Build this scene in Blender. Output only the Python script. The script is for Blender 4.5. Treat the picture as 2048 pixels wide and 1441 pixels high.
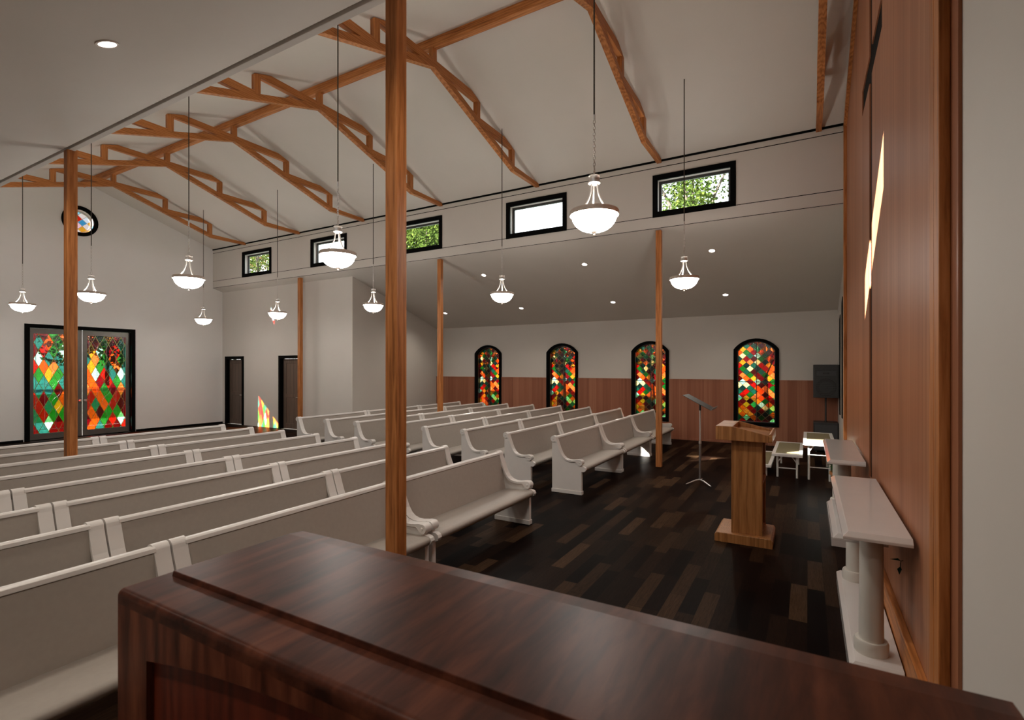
import bpy, bmesh, math, random
from mathutils import Vector, Matrix, Euler
from mathutils.geometry import tessellate_polygon

C = bpy.context.scene
for o in list(bpy.data.objects):
    bpy.data.objects.remove(o)
PI = math.pi

# ------------------------------------------------------------------ camera
cam_d = bpy.data.cameras.new('camera')
cam = bpy.data.objects.new('camera', cam_d)
C.collection.objects.link(cam)
cam_d.sensor_width = 36.0
cam_d.lens = 18.0
cam_d.shift_y = 14.5 / 2048.0
cam_d.clip_start = 0.02
cam_d.clip_end = 400
cam.location = (0, 0, 1.9)
cam.rotation_euler = (PI / 2, 0, math.radians(30 - 90))
cam_d.dof.use_dof = True
cam_d.dof.focus_distance = 7.5
cam_d.dof.aperture_fstop = 4.5
C.camera = cam

# ------------------------------------------------------------------ world, sun, exposure
w = bpy.data.worlds.new('sky')
C.world = w
w.use_nodes = True
wn = w.node_tree.nodes
bg = wn['Background']
tc = wn.new('ShaderNodeTexCoord'); sp = wn.new('ShaderNodeSeparateXYZ'); cr = wn.new('ShaderNodeValToRGB')
w.node_tree.links.new(tc.outputs['Generated'], sp.inputs[0])
w.node_tree.links.new(sp.outputs['Z'], cr.inputs[0])
cr.color_ramp.elements[0].position = 0.0
cr.color_ramp.elements[0].color = (1.0, 0.97, 0.93, 1)
cr.color_ramp.elements[1].position = 0.6
cr.color_ramp.elements[1].color = (0.72, 0.86, 1.0, 1)
w.node_tree.links.new(cr.outputs[0], bg.inputs['Color'])
bg.inputs['Strength'].default_value = 3.8

SUN_DIR = Vector((1.0, -0.708, -0.605)).normalized()
sd = bpy.data.lights.new('sun', 'SUN')
sd.energy = 95.0
sd.angle = math.radians(0.53)
sd.color = (1.0, 0.95, 0.88)
so = bpy.data.objects.new('sun', sd)
C.collection.objects.link(so)
so.rotation_euler = SUN_DIR.to_track_quat('-Z', 'Y').to_euler()
so.location = (-20, 25, 20)

PEND = 54.0          # radiance of the lit pendant bowls
SPOT = 42.0          # watts of each recessed downlight
C.view_settings.view_transform = 'Standard'
C.view_settings.look = 'None'
C.view_settings.exposure = 0.0
C.view_settings.gamma = 1.0
C.view_settings.use_curve_mapping = False
C.cycles.use_denoising = True
C.cycles.max_bounces = 9
C.cycles.diffuse_bounces = 6
C.cycles.glossy_bounces = 3
C.cycles.transmission_bounces = 4
C.cycles.transparent_max_bounces = 12
C.cycles.caustics_reflective = False
C.cycles.caustics_refractive = False
C.cycles.sample_clamp_indirect = 6.0
C.cycles.blur_glossy = 1.0

# ------------------------------------------------------------------ helpers
def lin(c):
    return tuple(((v / 255.0) / 12.92 if v <= 10 else (((v / 255.0) + 0.055) / 1.055) ** 2.4) for v in c)

def tag(o, label=None, cat=None, group=None, kind=None):
    if label: o['label'] = label
    if cat: o['category'] = cat
    if group: o['group'] = group
    if kind: o['kind'] = kind
    return o

def link(o, parent=None):
    C.collection.objects.link(o)
    if parent is not None:
        o.parent = parent
    return o

def obj(name, bm, mat, parent=None, smooth=False, bevel=0.0, seg=2, angle=35, label=None):
    bmesh.ops.remove_doubles(bm, verts=bm.verts, dist=1e-6)
    bmesh.ops.recalc_face_normals(bm, faces=bm.faces)
    me = bpy.data.meshes.new(name)
    bm.to_mesh(me); bm.free()
    if mat: me.materials.append(mat)
    o = bpy.data.objects.new(name, me)
    link(o, parent)
    if smooth:
        for p in me.polygons: p.use_smooth = True
        try: me.set_sharp_from_angle(angle=math.radians(angle))
        except Exception: pass
    if bevel:
        b = o.modifiers.new('bevel', 'BEVEL')
        b.width = bevel; b.segments = seg; b.limit_method = 'ANGLE'; b.angle_limit = math.radians(38)
    if label: o['label'] = label
    return o

def empty(name, loc=(0, 0, 0), rz=0.0, parent=None):
    o = bpy.data.objects.new(name, None)
    o.empty_display_size = 0.1
    o.location = loc; o.rotation_euler = (0, 0, rz)
    return link(o, parent)

def dup(root, loc, rz=None):
    r = root.copy(); C.collection.objects.link(r); r.location = loc
    if rz is not None: r.rotation_euler = (0, 0, rz)
    for ch in list(root.children):
        c = ch.copy(); C.collection.objects.link(c); c.parent = r
        for g in list(ch.children):
            d = g.copy(); C.collection.objects.link(d); d.parent = c
    return r

def B(): return bmesh.new()

def box(bm, x0, x1, y0, y1, z0, z1):
    vs = [bm.verts.new((x, y, z)) for x in (x0, x1) for y in (y0, y1) for z in (z0, z1)]
    for f in ((0, 1, 3, 2), (4, 6, 7, 5), (0, 4, 5, 1), (2, 3, 7, 6), (0, 2, 6, 4), (1, 5, 7, 3)):
        bm.faces.new([vs[i] for i in f])
    return bm

def mapax(axis, a, p, q):
    return (a, p, q) if axis == 'x' else (p, a, q) if axis == 'y' else (p, q, a)

def prism(bm, loops, axis, a0, a1):
    """extrude a 2-D outline (first loop) with holes (other loops) along an axis"""
    tri = tessellate_polygon([[Vector((p, q, 0)) for p, q in lp] for lp in loops])
    flat = [pt for lp in loops for pt in lp]
    v0 = [bm.verts.new(mapax(axis, a0, p, q)) for p, q in flat]
    v1 = [bm.verts.new(mapax(axis, a1, p, q)) for p, q in flat]
    for t in tri:
        if len(set(t)) == 3:
            try:
                bm.faces.new([v0[i] for i in t]); bm.faces.new([v1[i] for i in reversed(t)])
            except ValueError: pass
    k = 0
    for lp in loops:
        n = len(lp)
        for i in range(n):
            j = (i + 1) % n
            bm.faces.new([v0[k + i], v0[k + j], v1[k + j], v1[k + i]])
        k += n
    return bm

def tube(bm, pts, r, seg=8, cap=True):
    pts = [Vector(p) for p in pts]
    rs = r if isinstance(r, (list, tuple)) else [r] * len(pts)
    rings = []; up = None
    for i, p in enumerate(pts):
        t = (pts[min(i + 1, len(pts) - 1)] - pts[max(i - 1, 0)]).normalized()
        if up is None:
            up = Vector((0, 0, 1)) if abs(t.z) < 0.9 else Vector((1, 0, 0))
        a = t.cross(up).normalized(); b = a.cross(t).normalized(); up = b
        rings.append([bm.verts.new(p + (a * math.cos(2 * PI * k / seg) + b * math.sin(2 * PI * k / seg)) * rs[i]) for k in range(seg)])
    for i in range(len(rings) - 1):
        for k in range(seg):
            l = (k + 1) % seg
            bm.faces.new([rings[i][k], rings[i][l], rings[i + 1][l], rings[i + 1][k]])
    if cap:
        bm.faces.new(list(reversed(rings[0]))); bm.faces.new(rings[-1])
    return bm

def lathe(bm, prof, cx=0, cy=0, seg=24, cap=True, sx=1.0, sy=1.0):
    rings = []
    for r, z in prof:
        rings.append([bm.verts.new((cx + sx * r * math.cos(2 * PI * k / seg), cy + sy * r * math.sin(2 * PI * k / seg), z)) for k in range(seg)])
    for i in range(len(rings) - 1):
        for k in range(seg):
            l = (k + 1) % seg
            bm.faces.new([rings[i][k], rings[i][l], rings[i + 1][l], rings[i + 1][k]])
    if cap:
        bm.faces.new(list(reversed(rings[0]))); bm.faces.new(rings[-1])
    return bm

def torus(bm, c, R, r, rot=(0, 0, 0), sx=1.0, seg=14, rs=6):
    M = Euler(rot).to_matrix(); c = Vector(c); rings = []
    for i in range(seg):
        a = 2 * PI * i / seg
        ring = []
        for k in range(rs):
            b = 2 * PI * k / rs
            p = Vector(((R + r * math.cos(b)) * math.cos(a) * sx, (R + r * math.cos(b)) * math.sin(a), r * math.sin(b)))
            ring.append(bm.verts.new(c + M @ p))
        rings.append(ring)
    for i in range(seg):
        j = (i + 1) % seg
        for k in range(rs):
            l = (k + 1) % rs
            bm.faces.new([rings[i][k], rings[j][k], rings[j][l], rings[i][l]])
    return bm

# ------------------------------------------------------------------ materials
class NT:
    def __init__(self, name):
        self.m = bpy.data.materials.new(name); self.m.use_nodes = True
        self.t = self.m.node_tree; self.t.nodes.clear()
        self.out = self.n('ShaderNodeOutputMaterial')
    def n(self, ty, **kw):
        x = self.t.nodes.new(ty)
        for k, v in kw.items(): setattr(x, k, v)
        return x
    def l(self, a, b): self.t.links.new(a, b)
    def math(self, op, a, b=None, clamp=False):
        x = self.n('ShaderNodeMath', operation=op); x.use_clamp = clamp
        for i, v in enumerate((a, b)):
            if v is None: continue
            if isinstance(v, (int, float)): x.inputs[i].default_value = v
            else: self.l(v, x.inputs[i])
        return x.outputs[0]
    def mixc(self, f, a, b, bt='MIX'):
        x = self.n('ShaderNodeMix', data_type='RGBA', blend_type=bt)
        for s, v in ((0, f), (6, a), (7, b)):
            if isinstance(v, (int, float)): x.inputs[s].default_value = v
            elif isinstance(v, tuple): x.inputs[s].default_value = (*v[:3], 1)
            else: self.l(v, x.inputs[s])
        return x.outputs[2]
    def co(self, scale=(1, 1, 1), rot=(0, 0, 0)):
        t = self.n('ShaderNodeTexCoord'); m = self.n('ShaderNodeMapping')
        m.inputs['Scale'].default_value = scale; m.inputs['Rotation'].default_value = rot
        self.l(t.outputs['Object'], m.inputs[0]); return m.outputs[0]
    def noise(self, v, scale, detail=3, rough=0.5, dist=0.0):
        x = self.n('ShaderNodeTexNoise'); self.l(v, x.inputs['Vector'])
        x.inputs['Scale'].default_value = scale; x.inputs['Detail'].default_value = detail
        x.inputs['Roughness'].default_value = rough; x.inputs['Distortion'].default_value = dist
        return x.outputs['Fac']
    def ramp(self, f, stops, const=False):
        x = self.n('ShaderNodeValToRGB'); r = x.color_ramp
        if const: r.interpolation = 'CONSTANT'
        while len(r.elements) < len(stops): r.elements.new(0.5)
        for e, (p, c) in zip(r.elements, stops): e.position = p; e.color = (*c[:3], 1)
        self.l(f, x.inputs[0]); return x.outputs[0]
    def pbr(self, col, rough=0.5, metal=0.0, spec=0.5, bump=None, bstr=0.2, bdist=0.01, coat=0.0, crough=0.1):
        p = self.n('ShaderNodeBsdfPrincipled')
        for s, v in (('Base Color', col), ('Roughness', rough)):
            if isinstance(v, tuple): p.inputs[s].default_value = (*v[:3], 1)
            elif isinstance(v, (int, float)): p.inputs[s].default_value = v
            else: self.l(v, p.inputs[s])
        p.inputs['Metallic'].default_value = metal
        p.inputs['Specular IOR Level'].default_value = spec
        p.inputs['Coat Weight'].default_value = coat; p.inputs['Coat Roughness'].default_value = crough
        if bump is not None:
            b = self.n('ShaderNodeBump'); b.inputs['Strength'].default_value = bstr; b.inputs['Distance'].default_value = bdist
            self.l(bump, b.inputs['Height']); self.l(b.outputs[0], p.inputs['Normal'])
        self.l(p.outputs[0], self.out.inputs[0]); return p

def flat(name, col, rough=0.5, metal=0.0, spec=0.5, mottle=0.06, sc=6.0, bstr=0.0, coat=0.0):
    t = NT(name)
    n = t.noise(t.co(), sc, 3)
    lo = tuple(c * (1 - mottle) for c in col); hi = tuple(min(1, c * (1 + mottle)) for c in col)
    c = t.ramp(n, [(0.3, lo), (0.7, hi)])
    t.pbr(c, rough, metal, spec, bump=n if bstr else None, bstr=bstr, coat=coat)
    return t.m

def wood(name, c0, c1, c2, axis='z', fine=60.0, stretch=0.03, rough=0.4, spec=0.5, coat=0.0, swirl=1.5, bstr=0.08, broad=5.0):
    """grain running along one axis: stretched noise, dark pores, broad tone drift"""
    t = NT(name)
    s = [1, 1, 1]; s['xyz'.index(axis)] = stretch
    v = t.co(tuple(s))
    n1 = t.noise(v, fine, 5, 0.65, 0.6)
    n2 = t.noise(v, broad, 3, 0.55, swirl)
    wv = t.n('ShaderNodeTexWave', wave_type='RINGS', rings_direction='Z' if axis == 'z' else 'X' if axis == 'x' else 'Y')
    t.l(t.co(tuple(s)), wv.inputs['Vector'])
    wv.inputs['Scale'].default_value = broad * 1.6; wv.inputs['Distortion'].default_value = 9.0
    wv.inputs['Detail'].default_value = 2.5; wv.inputs['Detail Scale'].default_value = 1.4
    f = t.math('ADD', t.math('MULTIPLY', n1, 0.45), t.math('ADD', t.math('MULTIPLY', n2, 0.4), t.math('MULTIPLY', wv.outputs['Fac'], 0.15)))
    c = t.ramp(f, [(0.32, c0), (0.5, c1), (0.68, c2)])
    t.pbr(c, rough, 0, spec, bump=n1, bstr=bstr, bdist=0.002, coat=coat)
    return t.m

def panelwood(name, c0, c1, c2, along, rough=0.35, plank=0.0, spec=0.5):
    """vertical veneer: fine stripes across one horizontal axis, constant up the wall"""
    t = NT(name)
    s = [9.0, 9.0, 0.10]
    v = t.co(tuple(s))
    n1 = t.noise(v, 3.0, 6, 0.75)
    n2 = t.noise(t.co((1.3, 1.3, 0.05)), 2.0, 3, 0.6)
    f = t.math('ADD', t.math('MULTIPLY', n1, 0.6), t.math('MULTIPLY', n2, 0.4))
    if plank:
        sx = t.n('ShaderNodeSeparateXYZ'); t.l(t.co(), sx.inputs[0])
        k = t.math('FLOOR', t.math('DIVIDE', sx.outputs['XYZ'.index(along.upper())], plank))
        wn_ = t.n('ShaderNodeTexWhiteNoise', noise_dimensions='1D'); t.l(k, wn_.inputs['W'])
        f = t.math('ADD', t.math('MULTIPLY', f, 0.8), t.math('MULTIPLY', wn_.outputs[0], 0.2))
    c = t.ramp(f, [(0.3, c0), (0.5, c1), (0.7, c2)])
    t.pbr(c, rough, 0, spec, bump=n1, bstr=0.05, bdist=0.002)
    return t.m

def floor_mat():
    t = NT('dark_parquet')
    v = t.co()
    sx = t.n('ShaderNodeSeparateXYZ'); t.l(v, sx.inputs[0])
    PW, PL = 0.125, 0.74
    row = t.math('FLOOR', t.math('DIVIDE', sx.outputs['Y'], PW))
    w1 = t.n('ShaderNodeTexWhiteNoise', noise_dimensions='1D'); t.l(row, w1.inputs['W'])
    xs = t.math('ADD', t.math('DIVIDE', sx.outputs['X'], PL), t.math('MULTIPLY', w1.outputs[0], 7.0))
    colm = t.math('FLOOR', xs)
    cb = t.n('ShaderNodeCombineXYZ'); t.l(row, cb.inputs[0]); t.l(colm, cb.inputs[1])
    w2 = t.n('ShaderNodeTexWhiteNoise', noise_dimensions='2D'); t.l(cb.outputs[0], w2.inputs['Vector'])
    # grain, shifted from board to board
    gv = t.n('ShaderNodeCombineXYZ')
    t.l(t.math('ADD', t.math('MULTIPLY', sx.outputs['X'], 2.2), t.math('MULTIPLY', w2.outputs[0], 40.0)), gv.inputs[0])
    t.l(t.math('MULTIPLY', sx.outputs['Y'], 26.0), gv.inputs[1])
    g = t.noise(gv.outputs[0], 2.6, 5, 0.7, 1.2)
    tone = t.ramp(w2.outputs[0], [(0.0, (0.0025, 0.0012, 0.0011)), (0.3, (0.007, 0.0031, 0.0022)), (0.6, (0.014, 0.0066, 0.004)), (0.82, (0.028, 0.0142, 0.0078)), (1.0, (0.055, 0.030, 0.016))])
    gc = t.ramp(g, [(0.3, (0.45, 0.42, 0.42)), (0.55, (1, 1, 1)), (0.75, (1.35, 1.3, 1.2))])
    c = t.mixc(1.0, tone, gc, 'MULTIPLY')
    fy = t.math('FRACT', t.math('DIVIDE', sx.outputs['Y'], PW)); fx = t.math('FRACT', xs)
    gap = t.math('MAXIMUM', t.math('LESS_THAN', fy, 0.02), t.math('LESS_THAN', fx, 0.005))
    c = t.mixc(gap, c, (0.003, 0.002, 0.002))
    t.pbr(c, 0.42, 0, 0.015, bump=g, bstr=0.06, bdist=0.002)
    return t.m

def stained(name, ax, sx_, sz_, pal, seed=0.0, ox=0.0, oz=0.0, line=(0.16, 0.10, 0.03), lw=0.035, gain=1.0, mott=0.6):
    """leaded glass: a lozenge grid, one colour per piece, rippled, see-through"""
    t = NT(name)
    s = t.n('ShaderNodeSeparateXYZ'); t.l(t.co(), s.inputs[0])
    p = t.math('DIVIDE', t.math('ADD', s.outputs['XYZ'.index(ax.upper())], ox), sx_)
    q = t.math('DIVIDE', t.math('ADD', s.outputs['Z'], oz), sz_)
    u = t.math('ADD', p, q); v = t.math('SUBTRACT', p, q)
    cb = t.n('ShaderNodeCombineXYZ')
    t.l(t.math('FLOOR', u), cb.inputs[0]); t.l(t.math('FLOOR', v), cb.inputs[1]); cb.inputs[2].default_value = seed
    wn_ = t.n('ShaderNodeTexWhiteNoise', noise_dimensions='3D'); t.l(cb.outputs[0], wn_.inputs['Vector'])
    n = len(pal)
    c = t.ramp(wn_.outputs[0], [(i / n, pal[i]) for i in range(n)], const=True)
    rip = t.noise(t.co(), 55.0, 3, 0.6, 1.0)
    m = t.ramp(rip, [(0.25, (1 - mott,) * 3), (0.75, (1 + 0.5 * mott,) * 3)])
    c = t.mixc(1.0, c, m, 'MULTIPLY')
    if gain != 1.0: c = t.mixc(1.0, c, (gain,) * 3, 'MULTIPLY')
    fu = t.math('FRACT', u); fv = t.math('FRACT', v)
    e = t.math('MINIMUM', t.math('MINIMUM', fu, t.math('SUBTRACT', 1.0, fu)), t.math('MINIMUM', fv, t.math('SUBTRACT', 1.0, fv)))
    le = t.math('LESS_THAN', e, lw)
    tr = t.n('ShaderNodeBsdfTransparent'); t.l(c, tr.inputs[0])
    gl = t.n('ShaderNodeBsdfGlossy'); gl.inputs['Roughness'].default_value = 0.12; gl.inputs['Color'].default_value = (1, 1, 1, 1)
    bp = t.n('ShaderNodeBump'); bp.inputs['Strength'].default_value = 0.4; bp.inputs['Distance'].default_value = 0.004
    t.l(rip, bp.inputs['Height']); t.l(bp.outputs[0], gl.inputs['Normal'])
    mx = t.n('ShaderNodeMixShader'); mx.inputs[0].default_value = 0.04
    t.l(tr.outputs[0], mx.inputs[1]); t.l(gl.outputs[0], mx.inputs[2])
    pb = t.n('ShaderNodeBsdfPrincipled'); pb.inputs['Base Color'].default_value = (*line, 1)
    pb.inputs['Roughness'].default_value = 0.4; pb.inputs['Metallic'].default_value = 0.3
    m2 = t.n('ShaderNodeMixShader'); t.l(le, m2.inputs[0]); t.l(mx.outputs[0], m2.inputs[1]); t.l(pb.outputs[0], m2.inputs[2])
    t.l(m2.outputs[0], t.out.inputs[0])
    return t.m

def clear_glass():
    t = NT('clear_glass')
    tr = t.n('ShaderNodeBsdfTransparent'); tr.inputs[0].default_value = (0.96, 0.98, 0.97, 1)
    gl = t.n('ShaderNodeBsdfGlossy'); gl.inputs['Roughness'].default_value = 0.03
    n = t.noise(t.co(), 3.0, 2)
    mx = t.n('ShaderNodeMixShader'); t.l(t.math('ADD', t.math('MULTIPLY', n, 0.02), 0.03), mx.inputs[0])
    t.l(tr.outputs[0], mx.inputs[1]); t.l(gl.outputs[0], mx.inputs[2]); t.l(mx.outputs[0], t.out.inputs[0])
    return t.m

def glow(name, col, strength):
    t = NT(name)
    e = t.n('ShaderNodeEmission'); e.inputs[1].default_value = strength
    n = t.noise(t.co(), 4.0, 2)
    t.l(t.ramp(n, [(0.2, tuple(c * 0.96 for c in col)), (0.8, col)]), e.inputs[0])
    t.l(e.outputs[0], t.out.inputs[0]); return t.m

def leafmat(name, cols):
    t = NT(name)
    n = t.noise(t.co(), 2.3, 4, 0.7)
    c = t.ramp(n, [(0.25 + 0.5 * i / max(1, len(cols) - 1), cc) for i, cc in enumerate(cols)])
    d = t.n('ShaderNodeBsdfDiffuse'); t.l(c, d.inputs[0])
    tr = t.n('ShaderNodeBsdfTranslucent'); t.l(c, tr.inputs[0])
    mx = t.n('ShaderNodeMixShader'); mx.inputs[0].default_value = 0.45
    t.l(d.outputs[0], mx.inputs[1]); t.l(tr.outputs[0], mx.inputs[2]); t.l(mx.outputs[0], t.out.inputs[0])
    return t.m

M = {}
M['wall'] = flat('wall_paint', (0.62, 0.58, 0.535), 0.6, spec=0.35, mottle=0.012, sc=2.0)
M['wallb'] = flat('wall_paint_lit_back', (0.76, 0.735, 0.71), 0.6, spec=0.35, mottle=0.012, sc=2.0)  # wall paint lightened to stand in for brighter light at the back
M['ceil'] = flat('ceiling_paint', (0.62, 0.575, 0.525), 0.65, spec=0.3, mottle=0.012, sc=2.0)
M['black'] = flat('black_trim', (0.0035, 0.0035, 0.0035), 0.6, spec=0.03, mottle=0.1)
M['sash'] = flat('dark_sash', (0.035, 0.033, 0.030), 0.4)
M['oak'] = wood('oak_post', lin((128, 74, 32)), lin((176, 110, 58)), lin((200, 134, 80)), 'z', fine=48, stretch=0.075, rough=0.5, spec=0.3, broad=7, swirl=1.0)
M['oakx'] = wood('oak_beam_across', lin((128, 74, 32)), lin((176, 110, 58)), lin((200, 134, 80)), 'x', fine=48, stretch=0.075, rough=0.5, spec=0.3, broad=7, swirl=1.0)
M['oaky'] = wood('oak_beam_along', lin((128, 74, 32)), lin((176, 110, 58)), lin((200, 134, 80)), 'y', fine=48, stretch=0.075, rough=0.5, spec=0.3, broad=7, swirl=1.0)
M['panel'] = panelwood('altar_veneer', lin((122, 74, 50)), lin((154, 100, 72)), lin((180, 130, 96)), 'x', 0.42, spec=0.14)
M['wains'] = panelwood('wainscot_veneer', lin((128, 78, 58)), lin((160, 104, 80)), lin((184, 128, 100)), 'y', 0.45, plank=0.21, spec=0.2)
M['floor'] = floor_mat()
M['white'] = flat('white_pew_paint', (0.66, 0.625, 0.60), 0.33, mottle=0.02, sc=8.0)
M['fabric'] = flat('taupe_upholstery', (0.345, 0.305, 0.27), 0.5, spec=0.35, mottle=0.03, sc=30.0, bstr=0.02)
M['mahog'] = wood('mahogany', lin((42, 21, 15)), lin((72, 37, 26)), lin((96, 53, 37)), 'x', fine=30, stretch=0.16, rough=0.36, spec=0.11, broad=3.0, swirl=3.5, bstr=0.02)
M['mahogv'] = wood('mahogany_upright', lin((58, 30, 21)), lin((98, 52, 37)), lin((126, 74, 52)), 'z', fine=30, stretch=0.16, rough=0.36, spec=0.11, broad=3.0, swirl=3.5, bstr=0.02)
M['mahogd'] = wood('mahogany_recess', lin((66, 22, 11)), lin((100, 38, 22)), lin((120, 52, 31)), 'z', fine=38, stretch=0.08, rough=0.4, broad=4.0, swirl=2.0, bstr=0.02)
M['lect'] = wood('lectern_oak', lin((112, 70, 34)), lin((150, 100, 55)), lin((172, 120, 72)), 'z', fine=75, stretch=0.05, rough=0.4, broad=8, swirl=1.6)
M['lectx'] = wood('lectern_oak_top', lin((120, 76, 38)), lin((156, 106, 60)), lin((180, 128, 78)), 'y', fine=60, stretch=0.06, rough=0.38, broad=7, swirl=1.6)
M['gloss'] = flat('white_lacquer', (0.66, 0.62, 0.60), 0.12, mottle=0.015, sc=5.0, coat=0.3)
M['stone'] = flat('cream_pillar', (0.60, 0.57, 0.52), 0.28, mottle=0.03, sc=5.0)
M['wmetal'] = flat('white_metal', (0.70, 0.69, 0.67), 0.35, mottle=0.04, sc=20.0)
M['carpet'] = flat('olive_carpet', (0.21, 0.175, 0.105), 0.95, spec=0.1, mottle=0.25, sc=140.0, bstr=0.5)
M['nickel'] = flat('brushed_nickel', (0.62, 0.58, 0.54), 0.32, metal=0.7, mottle=0.08, sc=30.0)
M['bronze'] = flat('taupe_rim', (0.58, 0.48, 0.41), 0.45, metal=0.1, mottle=0.1, sc=30.0)
M['rod'] = flat('dark_rod', (0.055, 0.042, 0.030), 0.45, metal=0.5, mottle=0.15, sc=40.0)
M['steel'] = flat('grey_steel', (0.34, 0.33, 0.33), 0.35, metal=0.8, mottle=0.08, sc=30.0)
M['steelw'] = flat('pale_steel', (0.68, 0.66, 0.64), 0.3, metal=0.6, mottle=0.05, sc=30.0)
M['desk'] = flat('stand_desk_black', (0.035, 0.034, 0.034), 0.4, metal=0.3, mottle=0.1)
M['cab'] = flat('speaker_cabinet', (0.028, 0.028, 0.029), 0.5, mottle=0.15, sc=40, bstr=0.1)
M['grille'] = flat('speaker_grille', (0.055, 0.055, 0.058), 0.6, mottle=0.4, sc=220, bstr=0.4)
M['cone'] = flat('speaker_cone', (0.012, 0.012, 0.012), 0.4, mottle=0.2, sc=60)
M['doorw'] = wood('walnut_door', lin((66, 54, 46)), lin((92, 76, 66)), lin((112, 94, 82)), 'z', fine=60, stretch=0.03, rough=0.5, broad=5)
M['leaff'] = flat('pewter_door_frame', (0.13, 0.115, 0.10), 0.36, metal=0.35, mottle=0.06, sc=8)
M['came'] = flat('lead_came', (0.42, 0.41, 0.43), 0.25, metal=0.8, mottle=0.1, sc=40)
M['glass'] = clear_glass()
M['bowl'] = glow('lit_bowl', (1.0, 0.95, 0.88), PEND)
M['disc'] = glow('lit_downlight', (1.0, 0.94, 0.86), 14.0)
M['terra'] = flat('terracotta', (0.50, 0.20, 0.07), 0.7, mottle=0.12, sc=20)
M['soil'] = flat('soil', (0.03, 0.02, 0.015), 0.95, mottle=0.3, sc=60)
M['leaf'] = leafmat('house_leaf', [(0.02, 0.07, 0.02), (0.05, 0.16, 0.04), (0.10, 0.24, 0.06)])
M['leafd'] = leafmat('dark_leaf', [(0.006, 0.02, 0.01), (0.012, 0.035, 0.018)])
M['tree'] = leafmat('garden_leaf', [(0.012, 0.028, 0.006), (0.05, 0.08, 0.016), (0.13, 0.155, 0.035)])
M['treed'] = leafmat('dark_tree_leaf', [(0.006, 0.015, 0.004), (0.016, 0.034, 0.010), (0.035, 0.06, 0.016)])  # darker leaf green for the trees across the road
M['blossom'] = leafmat('blossom_leaf', [(0.015, 0.035, 0.008), (0.055, 0.085, 0.018), (0.18, 0.07, 0.045)])
M['bark'] = wood('bark', (0.03, 0.022, 0.016), (0.06, 0.045, 0.032), (0.10, 0.08, 0.06), 'z', fine=20, stretch=0.15, rough=0.9, broad=6, bstr=0.6)
M['grass'] = flat('lawn', (0.036, 0.085, 0.018), 0.9, spec=0.1, mottle=0.45, sc=3.0, bstr=0.3)
M['road'] = flat('asphalt', (0.24, 0.26, 0.26), 0.85, mottle=0.12, sc=2.0)
M['pave'] = flat('pale_paving', (0.22, 0.21, 0.20), 0.8, mottle=0.1, sc=3.0)

OR = (1.0, 0.27, 0.06); OR2 = (1.0, 0.40, 0.16); RD = (0.62, 0.03, 0.015); CR = (0.42, 0.012, 0.05); DR = (0.22, 0.008, 0.008)
GR = (0.07, 0.34, 0.09); TE = (0.06, 0.27, 0.20); DT = (0.03, 0.13, 0.12); PA = (0.62, 0.84, 0.76); AM = (0.95, 0.52, 0.10); MT = (0.22, 0.62, 0.38); CRM = (0.9, 0.8, 0.5)
PAL = [OR, RD, TE, OR2, GR, CR, PA, OR, DT, RD, MT, AM, OR2, TE, CR, CRM, DR, GR]
M['arch_glass'] = stained('leaded_glass_squares', 'y', 0.170, 0.162, PAL, seed=3.0, ox=0.03, gain=0.95, mott=0.7)
RD, DR, GR, TE, DT = (0.70, 0.09, 0.05), (0.30, 0.035, 0.03), (0.13, 0.42, 0.13), (0.13, 0.38, 0.33), (0.07, 0.20, 0.20)
PALD = [RD, TE, OR, DR, TE, CR, AM, GR, OR2, DR, PA, GR, TE, DR, GR, TE, OR2, RD]
M['door_glass'] = stained('leaded_glass_lozenges', 'x', 0.205, 0.425, PALD, seed=5.0, lw=0.03, line=(0.30, 0.30, 0.06))
M['round_glass'] = stained('leaded_glass_pale', 'x', 0.21, 0.19, [(0.55, 0.85, 0.95), (0.9, 0.93, 0.97), (0.22, 0.55, 0.75), (1.0, 0.78, 0.82), (0.92, 0.62, 0.15), (0.45, 0.78, 0.85), (0.8, 0.12, 0.07), (0.95, 0.88, 0.85)], seed=11.0, lw=0.035, line=(0.8, 0.75, 0.72), mott=0.1, gain=0.5)

# ------------------------------------------------------------------ dimensions
XL, XR = 2.71, 9.83           # nave faces of the two friezes
XC = 6.27                     # ridge
YB, YF = 17.22, -0.60         # back wall, front wall
ZS, ZE, ZR = 4.545, 5.83, 7.0  # soffit, eave, ridge
AW = 13.9                     # aisle wall, right
ALW = 2 * XC - AW             # aisle wall, left
SL = (3.217 - 4.545) / (AW - XR)   # aisle ceiling slope
def zaisle(x): return ZS + SL * (abs(x - XC) - (XR - XC))
def zroof(x): return ZR - (ZR - ZE) * abs(x - XC) / (XR - XC)
def struct(name, bm, m, label=None, **kw):
    o = obj(name, bm, m, **kw)
    return tag(o, label, None, None, 'structure')
def rect(a0, a1, b0, b1): return [(a0, b0), (a1, b0), (a1, b1), (a0, b1)]
def arch(c, hw, z0, zs, rise, n=14):
    """window outline: straight sides up to zs, then a low arch"""
    R = (hw * hw + rise * rise) / (2 * rise); zc = zs + rise - R; a0 = math.asin(min(1, hw / R))
    pts = [(c - hw, z0), (c + hw, z0)]
    for i in range(n + 1):
        a = a0 - 2 * a0 * i / n
        pts.append((c + R * math.sin(a), zc + R * math.cos(a)))
    return pts
def circ(cx_, cz, r, n=32): return [(cx_ + r * math.cos(2 * PI * i / n), cz + r * math.sin(2 * PI * i / n)) for i in range(n)]

# ------------------------------------------------------------------ floor, walls, ceilings
struct('floor', box(B(), ALW - 0.2, AW + 0.2, YF - 0.3, YB + 0.3, -0.12, 0.0), M['floor'], 'dark hardwood plank floor')

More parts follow.
